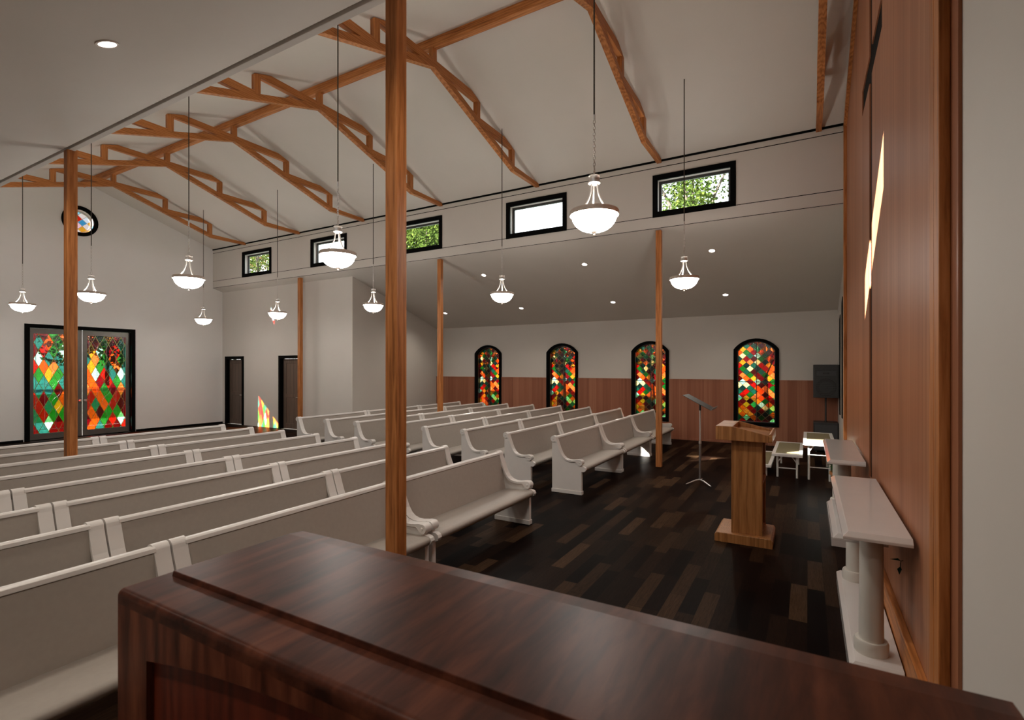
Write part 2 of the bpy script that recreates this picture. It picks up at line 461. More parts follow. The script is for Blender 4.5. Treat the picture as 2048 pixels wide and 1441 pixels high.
CW = [1.8325 + 3.2565 * i for i in range(5)]        # clerestory window centres along the nave
fr_loops = [rect(YF - 0.2, YB + 0.1, ZS, ZE + 0.12)] + [rect(c - 0.645, c + 0.645, 4.855, 5.468) for c in CW]
struct('wall_frieze_right', prism(B(), fr_loops, 'x', XR, XR + 0.18), M['wall'], 'pale upper wall with clerestory windows above the right aisle')
struct('wall_frieze_left', prism(B(), fr_loops, 'x', XL - 0.18, XL), M['wall'], 'pale upper wall above the left aisle')

# nave roof: two slopes
for nm, x0, x1 in (('ceiling', XL - 0.3, XC), ('ceiling', XC, XR + 0.3)):
    z0, z1 = zroof(x0), zroof(x1)
    struct(nm, prism(B(), [[(x0, z0), (x1, z1), (x1, z1 + 0.15), (x0, z0 + 0.15)]], 'y', YF - 0.3, YB + 0.3), M['ceil'],
           'sloping nave ceiling on the %s of the ridge' % ('left' if x0 < 4 else 'right'))
# aisle ceilings
for x0, x1, wd in ((XR + 0.006, AW + 0.2, 'right'), (ALW - 0.2, XL - 0.085, 'left')):
    struct('ceiling', prism(B(), [[(x0, zaisle(x0)), (x1, zaisle(x1)), (x1, zaisle(x1) + 0.12), (x0, zaisle(x0) + 0.12)]], 'y', YF - 0.3, YB + 0.3), M['ceil'],
           'sloping %s aisle ceiling with recessed lights' % wd)

# back wall with double door and round window
DOOR = rect(5.145, 7.455, -0.2, 2.93)
RW = (6.215, 5.895)
bw = [[(XL - 0.5, -0.2), (XR + 0.5, -0.2), (XR + 0.5, ZE), (XC, ZR + 0.1), (XL - 0.5, ZE)], circ(RW[0], RW[1], 0.315), rect(5.15, 7.45, 0.0, 2.93)]
struct('wall_back', prism(B(), bw, 'y', YB, YB + 0.22), M['wallb'], 'pale back wall with the stained glass double door')

# right aisle: room partition with two doors, return wall, outer wall with arched windows
D1, D2 = (16.53, 0.43), (13.70, 0.43)               # centre, half width of door openings
dl = [rect(11.0, YB + 0.1, 0, zaisle(10.15) + 0.05)] + [rect(c - h, c + h, 0.0001, 2.17) for c, h in (D1, D2)]
struct('wall_partition', prism(B(), dl, 'x', 10.15, 10.29), M['wall'], 'pale partition wall with two dark doors')
rl = [[(10.29, 0), (AW, 0), (AW, zaisle(AW) + 0.05), (10.29, zaisle(10.29) + 0.05)]]
struct('wall_return', prism(B(), rl, 'y', 11.0, 11.14), M['wall'], 'pale end wall of the right aisle')
AC = [1.10 + 2.602 * i for i in range(4)]
wl = [rect(YF - 0.3, YB + 0.3, 0, zaisle(AW) + 0.1)] + [arch(c, 0.43, 0.535, 2.31, 0.235) for c in AC]
struct('wall_right', prism(B(), wl, 'x', AW, AW + 0.2), M['wall'], 'pale right aisle wall with four arched windows')
wn2 = [rect(YF + 0.0, 11.0, 0, 1.585)] + [arch(c, 0.43, 0.535, 2.31, 0.235)[:2] + [(c + 0.43, 1.5849), (c - 0.43, 1.5849)] for c in AC]
# wainscot in bays between the windows
for k in range(5):
    y0 = YF if k == 0 else AC[k - 1] + 0.43
    y1 = 11.0 if k == 4 else AC[k] - 0.43
    struct('trim_%d' % (k + 1), box(B(), AW - 0.022, AW, y0, y1, 0.0, 1.575), M['wains'], 'reddish wood wainscot on the right aisle wall, bay %s' % ['beside the black speaker', 'right of the post', 'in the middle', 'left of the second window', 'at the far end'][k])
    struct('trim_%d' % (k + 6), box(B(), AW - 0.032, AW, y0, y1, 1.56, 1.59), M['wains'], 'wood cap strip along the wainscot')
for k, c in enumerate(AC):
    struct('trim_%d' % (k + 11), box(B(), AW - 0.022, AW, c - 0.43, c + 0.43, 0.0, 0.44), M['wains'], 'wood wainscot below an arched window')

# front walls
fw = [[(XL, 0), (XR + 0.05, 0), (XR + 0.05, ZE), (XC, ZR + 0.05), (XL, ZE)]]
struct('wall_front', prism(B(), fw, 'y', YF - 0.2, YF), M['wall'], 'front wall behind the wood panelling')
struct('wall_front_right', prism(B(), [[(XR + 0.05, 0), (AW, 0), (AW, zaisle(AW) + .05), (XR + 0.05, zaisle(XR + .05) + .05)]], 'y', YF - 0.2, YF), M['wall'], 'pale front wall of the right aisle')
struct('wall_front_left', prism(B(), [[(ALW, 0), (2.80, 0), (2.80, zaisle(2.71) + .02), (ALW, zaisle(ALW) + .05)]], 'y', YF - 0.2, -0.5535), M['wall'], 'pale wall at the right edge of the photo')
struct('wall_left', box(B(), ALW - 0.2, ALW, YF - 0.3, YB + 0.3, 0, zaisle(ALW) + 0.1), M['wall'], 'left aisle wall')
struct('wall_partition_left', box(B(), 2.25, 2.39, 11.0, YB, 0, zaisle(2.39) + 0.05), M['wall'], 'partition wall of the left aisle')
struct('wall_return_left', prism(B(), [[(ALW, 0), (2.25, 0), (2.25, zaisle(2.25) + .05), (ALW, zaisle(ALW) + .05)]], 'y', 11.0, 11.14), M['wall'], 'end wall of the left aisle')

# soffit shadow gap along the left aisle ceiling edge
struct('trim_15', box(B(), XL - 0.058, XL + 0.004, YF, YB, 4.508, ZS + 0.02), M['wall'], 'edge moulding along the left aisle ceiling', bevel=0.004)

# altar panelling: wood veneer with a cut out cross
cx_, zx = 6.165, 4.90
cross = [(cx_ - 0.11, 0.80), (cx_ + 0.11, 0.80), (cx_ + 0.11, zx - 0.14), (7.06, zx - 0.14), (7.06, zx + 0.14), (cx_ + 0.11, zx + 0.14),
         (cx_ + 0.11, 6.25), (cx_ - 0.11, 6.25), (cx_ - 0.11, zx + 0.14), (5.27, zx + 0.14), (5.27, zx - 0.14), (cx_ - 0.11, zx - 0.14)]
def zr2(x): return zroof(x) - 0.02
pan = [[(2.76, 0), (XR - 0.005, 0), (XR - 0.005, zr2(XR)), (XC, zr2(XC)), (2.76, zr2(2.76))], cross]
pw = struct('wall_altar', prism(B(), pan, 'y', -0.553, -0.54), M['panel'], 'reddish veneer wall with a tall cut out cross')
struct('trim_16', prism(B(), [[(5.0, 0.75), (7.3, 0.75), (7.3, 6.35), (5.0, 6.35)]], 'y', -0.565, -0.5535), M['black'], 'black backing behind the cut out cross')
def tr(k, x0, x1, z0, z1, m, lab): struct('trim_%d' % k, box(B(), x0, x1, -0.54, -0.498, z0, z1), m, lab, bevel=0.004)
tr(17, 2.885, 2.985, 0, zr2(2.9) - 0.1, M['oak'], 'oak edge board on the near side of the panelling')
tr(18, 2.99, 3.085, 0, zr2(3.0) - 0.1, M['oak'], 'oak edge board beside the near edge board')
tr(19, 9.70, 9.82, 0, ZE - 0.02, M['oak'], 'oak edge board at the far end of the panelling')
tr(20, 3.09, 9.70, 0.0, 0.275, M['oakx'], 'oak baseboard along the panelling')
for k, s in ((21, -1), (22, 1)):
    xa, xb = XC + s * 0.0, XC + s * 3.54
    struct('trim_%d' % k, prism(B(), [[(xa, zr2(xa) - 0.12), (xb, zr2(xb) - 0.12), (xb, zr2(xb) - 0.005), (xa, zr2(xa) - 0.005)]], 'y', -0.54, -0.498), M['oakx'], 'oak verge board under the %s roof slope' % ('left' if s < 0 else 'right'))

# black inlay lines on the right frieze, eave line, soffit line
k = 23
for z0, z1, t in ((5.803, 5.838, 0.022), (5.697, 5.708, 0.004), (4.766, 4.776, 0.004), (4.545, 4.553, 0.004)):
    ys = [(YF + 0.06, YB)]
    if 4.7 < z0 < 4.8:
        ed = [YF + 0.06] + sum([[c - 0.733, c + 0.733] for c in CW], []) + [YB]
        ys = [(ed[i], ed[i + 1]) for i in range(0, len(ed), 2)]
    bm = B()
    for a, b in ys: box(bm, XR - t, XR + 0.002, a, b, z0, z1)
    struct('trim_%d' % k, bm, M['black'], ['black eave line under the ceiling', 'thin black line above the clerestory windows', 'thin black line below the clerestory windows', 'thin black line along the soffit'][k - 23])
    k += 1
# baseboards
struct('baseboard_back', box(B(), 7.56, 10.15, YB - 0.015, YB, 0, 0.06), M['black'], 'thin dark baseboard right of the double door')
struct('baseboard_back', box(B(), XL, 5.04, YB - 0.015, YB, 0, 0.06), M['black'], 'thin dark baseboard left of the double door')
struct('baseboard_aisle', box(B(), AW - 0.04, AW - 0.022, YF, 11.0, 0, 0.05), M['wains'], 'wood baseboard under the wainscot')

# ------------------------------------------------------------------ windows
def win(n, label):
    e = empty('window_%d' % n); tag(e, label, None, None, 'structure'); return e
desc = ['nearest the panelling, green and white trees behind', 'second from the panelling, filled with white sky', 'partly behind the near post, all green leaves', 'behind a pendant lamp, white sky', 'farthest from the panelling, over the small doors']
for side in (1, -1):
    for i, c in enumerate(CW):
        e = win(i + 1 + (0 if side > 0 else 5), ('clerestory window with a black frame, ' + desc[i]) if side > 0 else 'clerestory window of the left aisle, number %d from the front wall' % (i + 1))
        xf = XR if side > 0 else XL
        def X(d): return xf + side * d
        bm = prism(B(), [rect(c - 0.733, c + 0.733, 4.757, 5.560), rect(c - 0.642, c + 0.642, 4.858, 5.465)], 'x', X(-0.018), X(0.03))
        obj('frame', bm, M['black'], e)
        bm = prism(B(), [rect(c - 0.645, c + 0.645, 4.856, 5.467), rect(c - 0.595, c + 0.595, 4.905, 5.418)], 'x', X(0.125), X(0.165))
        obj('sash', bm, M['sash'], e)
        obj('glass_pane', box(B(), min(X(0.14), X(0.147)), max(X(0.14), X(0.147)), c - 0.595, c + 0.595, 4.905, 5.418), M['glass'], e)
adesc = ['behind the lectern', 'behind the post', 'second from the far end', 'at the far end of the aisle']
for i, c in enumerate(AC):
    e = win(i + 11, 'arched stained glass window with a black frame, ' + adesc[i])
    e.location = (AW, c, 0)
    bm = prism(B(), [arch(0, 0.505, 0.455, 2.345, 0.265), arch(0, 0.425, 0.54, 2.31, 0.23)], 'x', -0.045, 0.02)
    obj('frame', bm, M['black'], e)
    bm = prism(B(), [arch(0, 0.43, 0.536, 2.311, 0.234), arch(0, 0.405, 0.56, 2.30, 0.222)], 'x', 0.02, 0.15)
    obj('sash', bm, M['sash'], e)
    obj('glass_pane', prism(B(), [arch(0, 0.41, 0.555, 2.30, 0.224)], 'x', 0.105, 0.109), M['arch_glass'], e)
    bm = box(B(), 0.095, 0.119, -0.009, 0.009, 0.555, 2.52); box(bm, 0.095, 0.119, -0.41, 0.41, 1.528, 1.546)
    obj('muntin', bm, M['sash'], e)
e = win(15, 'round stained glass window with a black frame high on the back wall')
e.location = (RW[0], YB, RW[1])
obj('frame', prism(B(), [circ(0, 0, 0.41), circ(0, 0, 0.313)], 'y', -0.03, 0.02), M['black'], e, smooth=True)
obj('sash', prism(B(), [circ(0, 0, 0.315), circ(0, 0, 0.275)], 'y', 0.13, 0.17), M['steelw'], e, smooth=True)
obj('glass_pane', prism(B(), [circ(0, 0, 0.28)], 'y', 0.148, 0.152), M['round_glass'], e)
# tall narrow black windows on the right aisle front wall, seen edge on
for i, (x0, x1, zt) in enumerate(((11.2, 11.46, 3.56), (11.95, 12.21, 3.29), (12.78, 13.04, 3.01))):
    e = win(16 + i, 'tall narrow black framed window with a slanted head, %s of three beside the panelling' % ['nearest', 'middle', 'farthest'][i])
    def zt_(x): return zt + SL * (x - x0)
    bm = prism(B(), [[(x0, 0.89), (x1, 0.89), (x1, zt_(x1)), (x0, zt_(x0))], [(x0 + .06, 0.95), (x1 - .06, 0.95), (x1 - .06, zt_(x1 - .06) - .06), (x0 + .06, zt_(x0 + .06) - .06)]], 'y', YF, YF + 0.012)
    obj('frame', bm, M['black'], e)
    obj('glass_pane', prism(B(), [[(x0 + .06, 0.95), (x1 - .06, 0.95), (x1 - .06, zt_(x1 - .06) - .06), (x0 + .06, zt_(x0 + .06) - .06)]], 'y', YF + 0.004, YF + 0.010), M['glass'], e)

# ------------------------------------------------------------------ doors
e = empty('door_1', (6.30, YB, 0)); tag(e, 'wide double door of stained glass in a black surround', None, None, 'structure')
obj('frame', prism(B(), [[(-1.236, 0), (-1.236, 3.014), (1.236, 3.014), (1.236, 0), (1.135, 0), (1.135, 2.918), (-1.135, 2.918), (-1.135, 0)]], 'y', -0.03, 0.19), M['black'], e)
for s in (-1, 1):
    a, b = (-1.132, -0.006) if s < 0 else (0.006, 1.132)
    g0, g1 = (-1.07, -0.125) if s < 0 else (0.05 + 0.075, 1.07)
    g0, g1 = a + 0.105, b - 0.105
    lf = obj('door_leaf', prism(B(), [rect(a, b, 0.012, 2.912), rect(g0, g1, 0.17, 2.775)], 'y', 0.085, 0.13), M['leaff'], e, bevel=0.006)
    obj('glass_pane', box(B(), g0, g1, 0.105, 0.109, 0.17, 2.775), M['door_glass'], lf)
    bm = B(); yc = 0.098; r = 0.0055; cxm = (g0 + g1) / 2; hw = (g1 - g0) / 2
    def ln(*pts): tube(bm, [(x, yc, z) for x, z in pts], r, 6)
    for zz in (0.27, 2.715): ln((g0, zz), (g1, zz))
    for xx in (g0 + 0.045, g1 - 0.045): ln((xx, 0.17), (xx, 2.775))
    aw = hw * 0.50
    for s2 in (-1, 1): ln((cxm + s2 * aw, 0.27), (cxm + s2 * aw, 2.42)); ln((cxm + s2 * aw, 2.42), (cxm + s2 * (hw - 0.045), 2.715))
    ln(*[(cxm + aw * math.cos(PI * i / 12), 2.42 + 0.24 * math.sin(PI * i / 12)) for i in range(13)])
    ln((cxm, 2.66), (cxm, 2.05)); ln((cxm, 0.27), (cxm, 0.75))
    ln((g0, 1.46), (cxm - 0.2, 1.46)); ln((cxm + 0.2, 1.46), (g1, 1.46))
    ln(*[(cxm + 0.075 * math.cos(2 * PI * i / 14), 1.93 + 0.12 * math.sin(2 * PI * i / 14)) for i in range(15)])
    for s2 in (-1, 1):
        ln(*[(cxm + s2 * (0.02 + 0.085 * math.sin(PI * i / 10) ** 1.0), 1.48 + 0.33 * i / 10) for i in range(11)])
        ln(*[(cxm + s2 * (0.02 + 0.085 * math.sin(PI * i / 10) ** 1.0), 1.44 - 0.33 * i / 10) for i in range(11)])
        ln(*[(cxm + s2 * (0.13 + 0.07 * math.cos(2 * PI * i / 12)), 1.46 + 0.045 * math.sin(2 * PI * i / 12)) for i in range(13)])
        ln(*[(cxm + s2 * 0.10 * math.sin(PI * i / 10), 0.75 + 0.36 * i / 10) for i in range(11)])
    obj('lead_tracery', bm, M['came'], lf, smooth=True)
    bm = B(); hx = -0.055 if s < 0 else 0.055
    lathe(bm, [(0.001, 0), (0.03, 0.0), (0.03, 0.01), (0.012, 0.014), (0.012, 0.03), (0.028, 0.04), (0.032, 0.055), (0.02, 0.07), (0.001, 0.072)], seg=16)
    for v in bm.verts: v.co = Vector((hx + v.co.x, 0.085 - v.co.z, 0.985 + v.co.y))
    obj('door_knob', bm, M['nickel'], lf, smooth=True)
def small_door(n, c, hw, label):
    e = empty('door_%d' % n, (10.15, c, 0)); tag(e, label, None, None, 'structure')
    obj('frame', prism(B(), [[(-hw - .085, 0), (-hw - .085, 2.262), (hw + .085, 2.262), (hw + .085, 0), (hw - .005, 0), (hw - .005, 2.165), (-hw + .005, 2.165), (-hw + .005, 0)]], 'x', -0.025, 0.14), M['black'], e)
    h = hw - 0.008
    lf = obj('door_leaf', prism(B(), [rect(-h, h, 0.01, 2.16), rect(-h + .13, h - .13, 1.08, 2.02), rect(-h + .13, h - .13, 0.17, 0.96)], 'x', 0.085, 0.125), M['doorw'], e, bevel=0.008)
    obj('door_panel', box(B(), 0.097, 0.115, -h + .12, h - .12, 1.07, 2.03), M['doorw'], lf)
    obj('door_panel', box(B(), 0.097, 0.115, -h + .12, h - .12, 0.16, 0.97), M['doorw'], lf)
    bm = tube(B(), [(0.085, -h + 0.065, 0.98), (0.035, -h + 0.065, 0.98)], 0.012, 10); tube(bm, [(0.037, -h + 0.055, 0.98), (0.037, -h + 0.19, 0.98)], 0.010, 10)
    tube(bm, [(0.085, -h + 0.065, 0.98), (0.075, -h + 0.065, 0.98)], 0.026, 14)
    obj('door_handle', bm, M['nickel'], lf, smooth=True)
small_door(2, D1[0], D1[1], 'narrow dark wood door near the back wall corner')
small_door(3, D2[0], D2[1], 'dark panelled wood door half hidden by a post')

# ------------------------------------------------------------------ posts, ridge, trusses
bm = box(B(), -0.051, 0.051, -0.051, 0.051, 0, 4.511)
post0 = obj('wooden_post', bm, M['oak'], bevel=0.004)
posts = [((2.66, 2.46), 'tall oak post in the left centre foreground, rising behind the piano'), ((2.69, 7.706), 'oak post at far left among the pew rows, in front of the double door'),
         ((9.88, 2.46), 'oak post on the right between music stand and front pews'), ((9.87, 7.706), 'oak post among the back pews, left of the arched windows'), ((9.87, 12.85), 'oak post standing in front of the panelled side door')]
for i, ((x, y), lab) in enumerate(posts):
    o = post0 if i == 0 else post0.copy()
    if i: C.collection.objects.link(o)
    o.location = (x, y, 0); tag(o, lab, 'post', 'oak posts')
rb = obj('ridge_beam', box(B(), XC - 0.052, XC + 0.052, YF + 0.1, YB, 6.845, 6.985), M['oaky'], bevel=0.004)
tag(rb, 'long oak beam running along the ridge of the ceiling', 'beam')

def zr(s): return ZR - 0.008 - (ZR - ZE) * s / 3.56
def truss():
    e = empty('roof_truss', (XC, 0, 0)); T = 0.045
    def pr(loop, m, nm):
        T = {'chord': 0.045, 'strut': 0.0425, 'web_post': 0.040, 'king_post': 0.040}[nm]
        return obj(nm, prism(B(), [loop], 'y', -T, T), m, e, bevel=0.003)
    pr([(-0.05, 6.60), (0.05, 6.60), (0.05, zr(0.05)), (-0.05, zr(0.05))], M['oak'], 'king_post')
    for s in (-1, 1):
        q = lambda pts: [(s * a, b) for a, b in pts]
        pr(q([(0, 6.545), (2.50, 5.765), (2.50, 5.868), (0, 6.655)]), M['oakx'], 'chord')
        pr(q([(0.05, 6.548), (1.20, 6.548), (1.20, zr(1.20)), (0.99, 6.668), (0.05, 6.668)]), M['oakx'], 'strut')
        pr(q([(1.17, 6.22), (1.275, 6.19), (1.275, zr(1.275)), (1.17, zr(1.17))]), M['oak'], 'web_post')
        pr(q([(1.27, 6.185), (2.40, 6.16), (2.40, zr(2.40)), (2.12, 6.292), (1.27, 6.297)]), M['oakx'], 'strut')
        pr(q([(2.385, 5.84), (2.50, 5.80), (2.50, zr(2.50)), (2.385, zr(2.385))]), M['oak'], 'web_post')
        pr(q([(2.49, 5.765), (3.555, 5.775), (3.555, zr(3.555)), (3.50, 5.848), (2.49, 5.868)]), M['oakx'], 'strut')
    return e
t0 = truss()
tl = ['nearest the panelling, seen almost edge on at upper right', 'second from the panelling, cut by the top edge of the photo', 'third from the panelling, whose left half passes behind the big post', 'fourth from the panelling, just left of the big post',
      'fifth from the panelling, third from the back wall', 'second truss from the back wall, above the left post', 'nearest the back wall with the round window']
for i in range(7):
    o = t0 if i == 0 else dup(t0, (XC, -0.16 + 2.6 * i, 0))
    o.location = (XC, -0.16 + 2.6 * i, 0)
    tag(o, 'stepped oak roof truss ' + tl[i], 'truss', 'oak roof trusses')

# ------------------------------------------------------------------ pendants
def pendant():
    e = empty('pendant_lamp')
    zt = zroof(8.205)
    obj('rod', tube(B(), [(0, 0, 4.13), (0, 0, zt)], 0.0075, 8), M['rod'], e, smooth=True)
    bm = B(); z = 3.69; k = 0
    while z < 4.12:
        torus(bm, (0, 0, z), 0.017, 0.0038, (PI / 2, 0, PI / 2 * (k % 2)), 0.7, 10, 5); z += 0.027; k += 1
    tube(bm, [(0, 0, 4.11), (0, 0, 4.16)], 0.011, 8)
    obj('chain', bm, M['nickel'], e, smooth=True)
    bm = torus(B(), (0, 0, 3.652), 0.021, 0.0042, (PI / 2, 0, 0.6)); tube(bm, [(0, 0, 3.61), (0, 0, 3.635)], 0.009, 10)
    obj('loop', bm, M['nickel'], e, smooth=True)
    obj('cap', lathe(B(), [(0.012, 3.622), (0.046, 3.618), (0.052, 3.608), (0.047, 3.60), (0.047, 3.572), (0.055, 3.562), (0.055, 3.546), (0.040, 3.536), (0.012, 3.534)], seg=24), M['nickel'], e, smooth=True, angle=50)
    for k in range(3):
        a = 2 * PI * k / 3 + 0.5; pts = []
        for i in range(13):
            t = i / 12.0
            r = 0.030 + 0.115 * t ** 2.1; z = 3.545 - 0.262 * t ** 0.93
            pts.append((r * math.cos(a), r * math.sin(a), z))
        obj('arm', tube(B(), pts, [0.0075 + 0.003 * (i / 12.0) for i in range(13)], 8), M['nickel'], e, smooth=True)
    obj('rim', lathe(B(), [(0.196, 3.256), (0.219, 3.256), (0.222, 3.264), (0.218, 3.272), (0.220, 3.292), (0.214, 3.300), (0.196, 3.300), (0.196, 3.256)], seg=40, cap=False), M['bronze'], e, smooth=True, angle=40)
    prof = []
    for i in range(15):
        a = PI / 2 * i / 14.0
        prof.append((0.199 * math.cos(a) ** 0.85 + 0.0005 if i < 14 else 0.0005, 3.262 - 0.010 - 0.140 * math.sin(a) ** 1.15))
    prof = [(0.196, 3.280), (0.210, 3.262), (0.213, 3.256)] + prof
    obj('glass_bowl', lathe(B(), prof, seg=40, cap=False), M['bowl'], e, smooth=True, angle=60)
    obj('finial', lathe(B(), [(0.001, 3.080), (0.008, 3.082), (0.010, 3.088), (0.006, 3.094), (0.016, 3.102), (0.030, 3.112), (0.028, 3.118), (0.001, 3.12)], seg=18), M['bronze'], e, smooth=True)
    return e
p0 = pendant()
pl = {0: ['large and nearest, in front of the frieze near the right windows', 'second of the left row, just left of the big post', 'third of the left row, left of the clerestory windows', 'fourth of the left row, just right of the left post', 'farthest of the left row, at the left edge'],
      1: ['nearest of the right row, beside the right post', 'second of the right row, above the arched windows', 'third of the right row, just left of the big post', 'fourth of the right row, before the partition wall', 'smallest and farthest, near the back wall corner']}
for r, x in enumerate((4.338, 8.202)):
    for i in range(5):
        loc = (x, 1.655 + 3.297 * i, 0)
        o = p0 if (r == 0 and i == 0) else dup(p0, loc)
        o.location = loc
        tag(o, 'lit pendant bowl lamp, ' + pl[r][i], 'lamp', 'pendant bowl lamps')

# ------------------------------------------------------------------ recessed downlights
def downlight():
    e = empty('downlight')
    obj('trim_ring', lathe(B(), [(0.056, -0.001), (0.056, -0.006), (0.072, -0.006), (0.075, 0.004), (0.056, 0.004)], seg=28, cap=False), M['bronze'], e, smooth=True)
    obj('lens', lathe(B(), [(0.0005, -0.003), (0.056, -0.003)], seg=28, cap=False), M['disc'], e)
    return e
d0 = downlight()
ys = [1.65, 4.355, 7.065, 9.77]
dlist = [(10.813, 0, 'above the lectern, nearest the panelling, upper row'), (10.813, 1, 'second of the upper row on the right aisle ceiling'), (10.813, 2, 'third of the upper row, left of the hanging lamp'),
         (12.768, 0, 'nearest the panelling in the lower row'), (12.768, 1, 'second of the lower row on the right aisle ceiling'), (12.768, 2, 'third of the lower row, above the second arched window'), (12.768, 3, 'beside the back post, last of the lower row'),
         (1.73, 1, 'alone on the left aisle ceiling at upper left'),
         (1.73, 0, 'above the piano on the left aisle ceiling, out of frame'), (1.73, 2, 'on the left aisle ceiling beyond the left edge'),
         (-0.228, 0, 'low on the left aisle ceiling beside the camera'), (-0.228, 1, 'low on the left aisle ceiling, second from the front wall')]
for i, (x, k, lab) in enumerate(dlist):
    o = d0 if i == 0 else dup(d0, (0, 0, 0))
    o.location = (x, ys[k], zaisle(x) - 0.002)
    o.rotation_euler = (0, math.atan(-SL) * (1 if x > XC else -1), 0)
    tag(o, 'round recessed ceiling light ' + lab, 'light', 'recessed ceiling lights')
    ld = bpy.data.lights.new('downlight_beam', 'SPOT'); ld.energy = SPOT; ld.spot_size = math.radians(145); ld.spot_blend = 1.0
    ld.shadow_soft_size = 0.05; ld.color = (1.0, 0.91, 0.78)
    lo = bpy.data.objects.new('beam', ld); C.collection.objects.link(lo); lo.parent = o; lo.location = (0, 0, -0.02)

# ------------------------------------------------------------------ pews
CURVE = [(0.404, 0.800), (0.392, 0.765), (0.372, 0.710), (0.349, 0.650), (0.322, 0.595), (0.290, 0.550), (0.252, 0.522), (0.205, 0.508), (0.150, 0.506), (0.100, 0.513), (0.060, 0.520)]
def arc(cy, cz, r_, a0, a1, n):
    return [(cy + r_ * math.cos(math.radians(a0 + (a1 - a0) * i / n)), cz + r_ * math.sin(math.radians(a0 + (a1 - a0) * i / n))) for i in range(n + 1)]
PL_ = 1.925
def inset(path, t):
    o2 = []
    for i, p in enumerate(path):
        a = Vector(path[max(0, i - 1)]); b = Vector(path[min(len(path) - 1, i + 1)])
        d = (b - a).normalized(); o2.append(tuple(Vector(p) + Vector((-d.y, d.x)) * t))
    return o2
CAP = arc(0.453, 0.808, 0.046, -128, 156, 22) + CURVE + arc(0.022, 0.478, 0.043, 78, 338, 22) + inset(CURVE, 0.024)[::-1][1:-1]
def pew():
    e = empty('church_pew')
    hl = PL_ / 2
    obj('seat', prism(B(), [[(-0.052, 0.365), (-0.060, 0.385), (-0.052, 0.405), (-0.020, 0.417), (0.06, 0.420), (0.20, 0.412), (0.34, 0.398), (0.345, 0.345), (0.0, 0.335), (-0.04, 0.345)]], 'x', -hl + 0.055, hl - 0.055), M['fabric'], e, smooth=True, angle=60)
    obj('backrest', prism(B(), [[(0.330, 0.385), (0.375, 0.370), (0.458, 0.812), (0.412, 0.814)]], 'x', -hl + 0.055, hl - 0.055), M['fabric'], e, bevel=0.008)
    obj('top_rail', prism(B(), [[(0.404, 0.812), (0.466, 0.810), (0.472, 0.834), (0.460, 0.842), (0.424, 0.844), (0.409, 0.836)]], 'x', -hl + 0.075, hl - 0.075), M['white'], e, bevel=0.003)
    outline = [(0.480, 0.0), (0.484, 0.775)] + arc(0.453, 0.808, 0.038, -20, 150, 8) + inset(CURVE, 0.008)[1:] + arc(0.022, 0.478, 0.035, 100, 250, 7) + [(0.010, 0.432), (0.0, 0.425), (-0.035, 0.422), (-0.060, 0.408), (-0.070, 0.382), (-0.060, 0.356), (-0.030, 0.345), (0.0, 0.345), (0.0, 0.0)]
    for s in (-1, 1):
        c = s * (hl - 0.0425)
        ep = obj('end_panel', prism(B(), [outline], 'x', c - 0.025, c + 0.025), M['white'], e, bevel=0.006)
        bm = prism(B(), [CAP], 'x', c - 0.044, c + 0.044)
        for (yy, zz, rr) in ((0.453, 0.808, 0.036), (0.022, 0.478, 0.034)):
            for sx2 in (-1, 1):     # raised eye of the scroll
                tube(bm, [(c + sx2 * 0.043, yy, zz), (c + sx2 * 0.049, yy, zz)], [0.016, 0.010], 12)
        obj('arm_cap', bm, M['white'], ep, bevel=0.004)
        obj('plinth', box(B(), c - 0.037, c + 0.037, -0.008, 0.488, 0.0, 0.055), M['white'], ep, bevel=0.005)
    return e
w0 = pew()
ORD = ['front', 'second', 'third', 'fourth', 'fifth', 'sixth', 'seventh', 'last']
first = True
for blk in (1, 0):
    for row in range(8):
        for col in range(3):
            if blk == 0:
                x = 5.515 - PL_ / 2 - 1.94 * (2 - col)
                if col == 0 and row > 3: continue
                place = ['at the left aisle end', 'in the middle', 'at the centre aisle end'][col]
                lab = 'white pew with taupe cushions, %s row of the left block, %s' % (ORD[row], place)
            else:
                x = 7.075 + PL_ / 2 + 1.94 * col
                place = ['at the centre aisle end', 'in the middle', 'at the window end'][col]
                lab = 'white pew with taupe cushions, %s row of the right block, %s' % (ORD[row], place)
            loc = (x, 2.905 + 0.85 * row, 0)
            o = w0 if first else dup(w0, loc)
            first = False
            o.location = loc
            tag(o, lab, 'pew', 'church pews')

# ------------------------------------------------------------------ upright piano in the foreground
e = empty('upright_piano', (0.966, 0.66, 0)); tag(e, 'dark mahogany upright piano filling the foreground', 'piano')
hx, hy = 0.288, 0.984
rnd_ = [(-hx + 0.018 - 0.018 * math.cos(a_), 1.270 + 0.018 * math.sin(a_)) for a_ in [PI / 2 * q / 6 for q in range(7)]]
obj('lid', prism(B(), [rnd_ + [(hx - 0.065, 1.288), (hx, 1.281), (hx, 1.25), (-hx, 1.25)]], 'y', -hy, hy), M['mahog'], e, smooth=True, angle=30)
obj('lid_panel', prism(B(), [[(-0.165, 1.287), (-0.161, 1.302), (hx - 0.065, 1.302), (hx - 0.002, 1.296), (hx - 0.002, 1.287)]], 'y', -hy + 0.004, hy - 0.03), M['mahog'], e, bevel=0.002)
n = 16; op = [(-0.83, 0.20), (0.83, 0.20)]
for i in range(n + 1):
    y = 0.83 - 1.66 * i / n
    op.append((y, 1.135 + 0.085 * (1 - (y / 0.83) ** 2)))
obj('front_frame', prism(B(), [rect(-hy, hy, 0.0, 1.25), op], 'x', -hx, -hx + 0.0179), M['mahogv'], e)
obj('front_panel', box(B(), -hx + 0.018, -hx + 0.035, -0.84, 0.84, 0.15, 1.235), M['mahogd'], e)
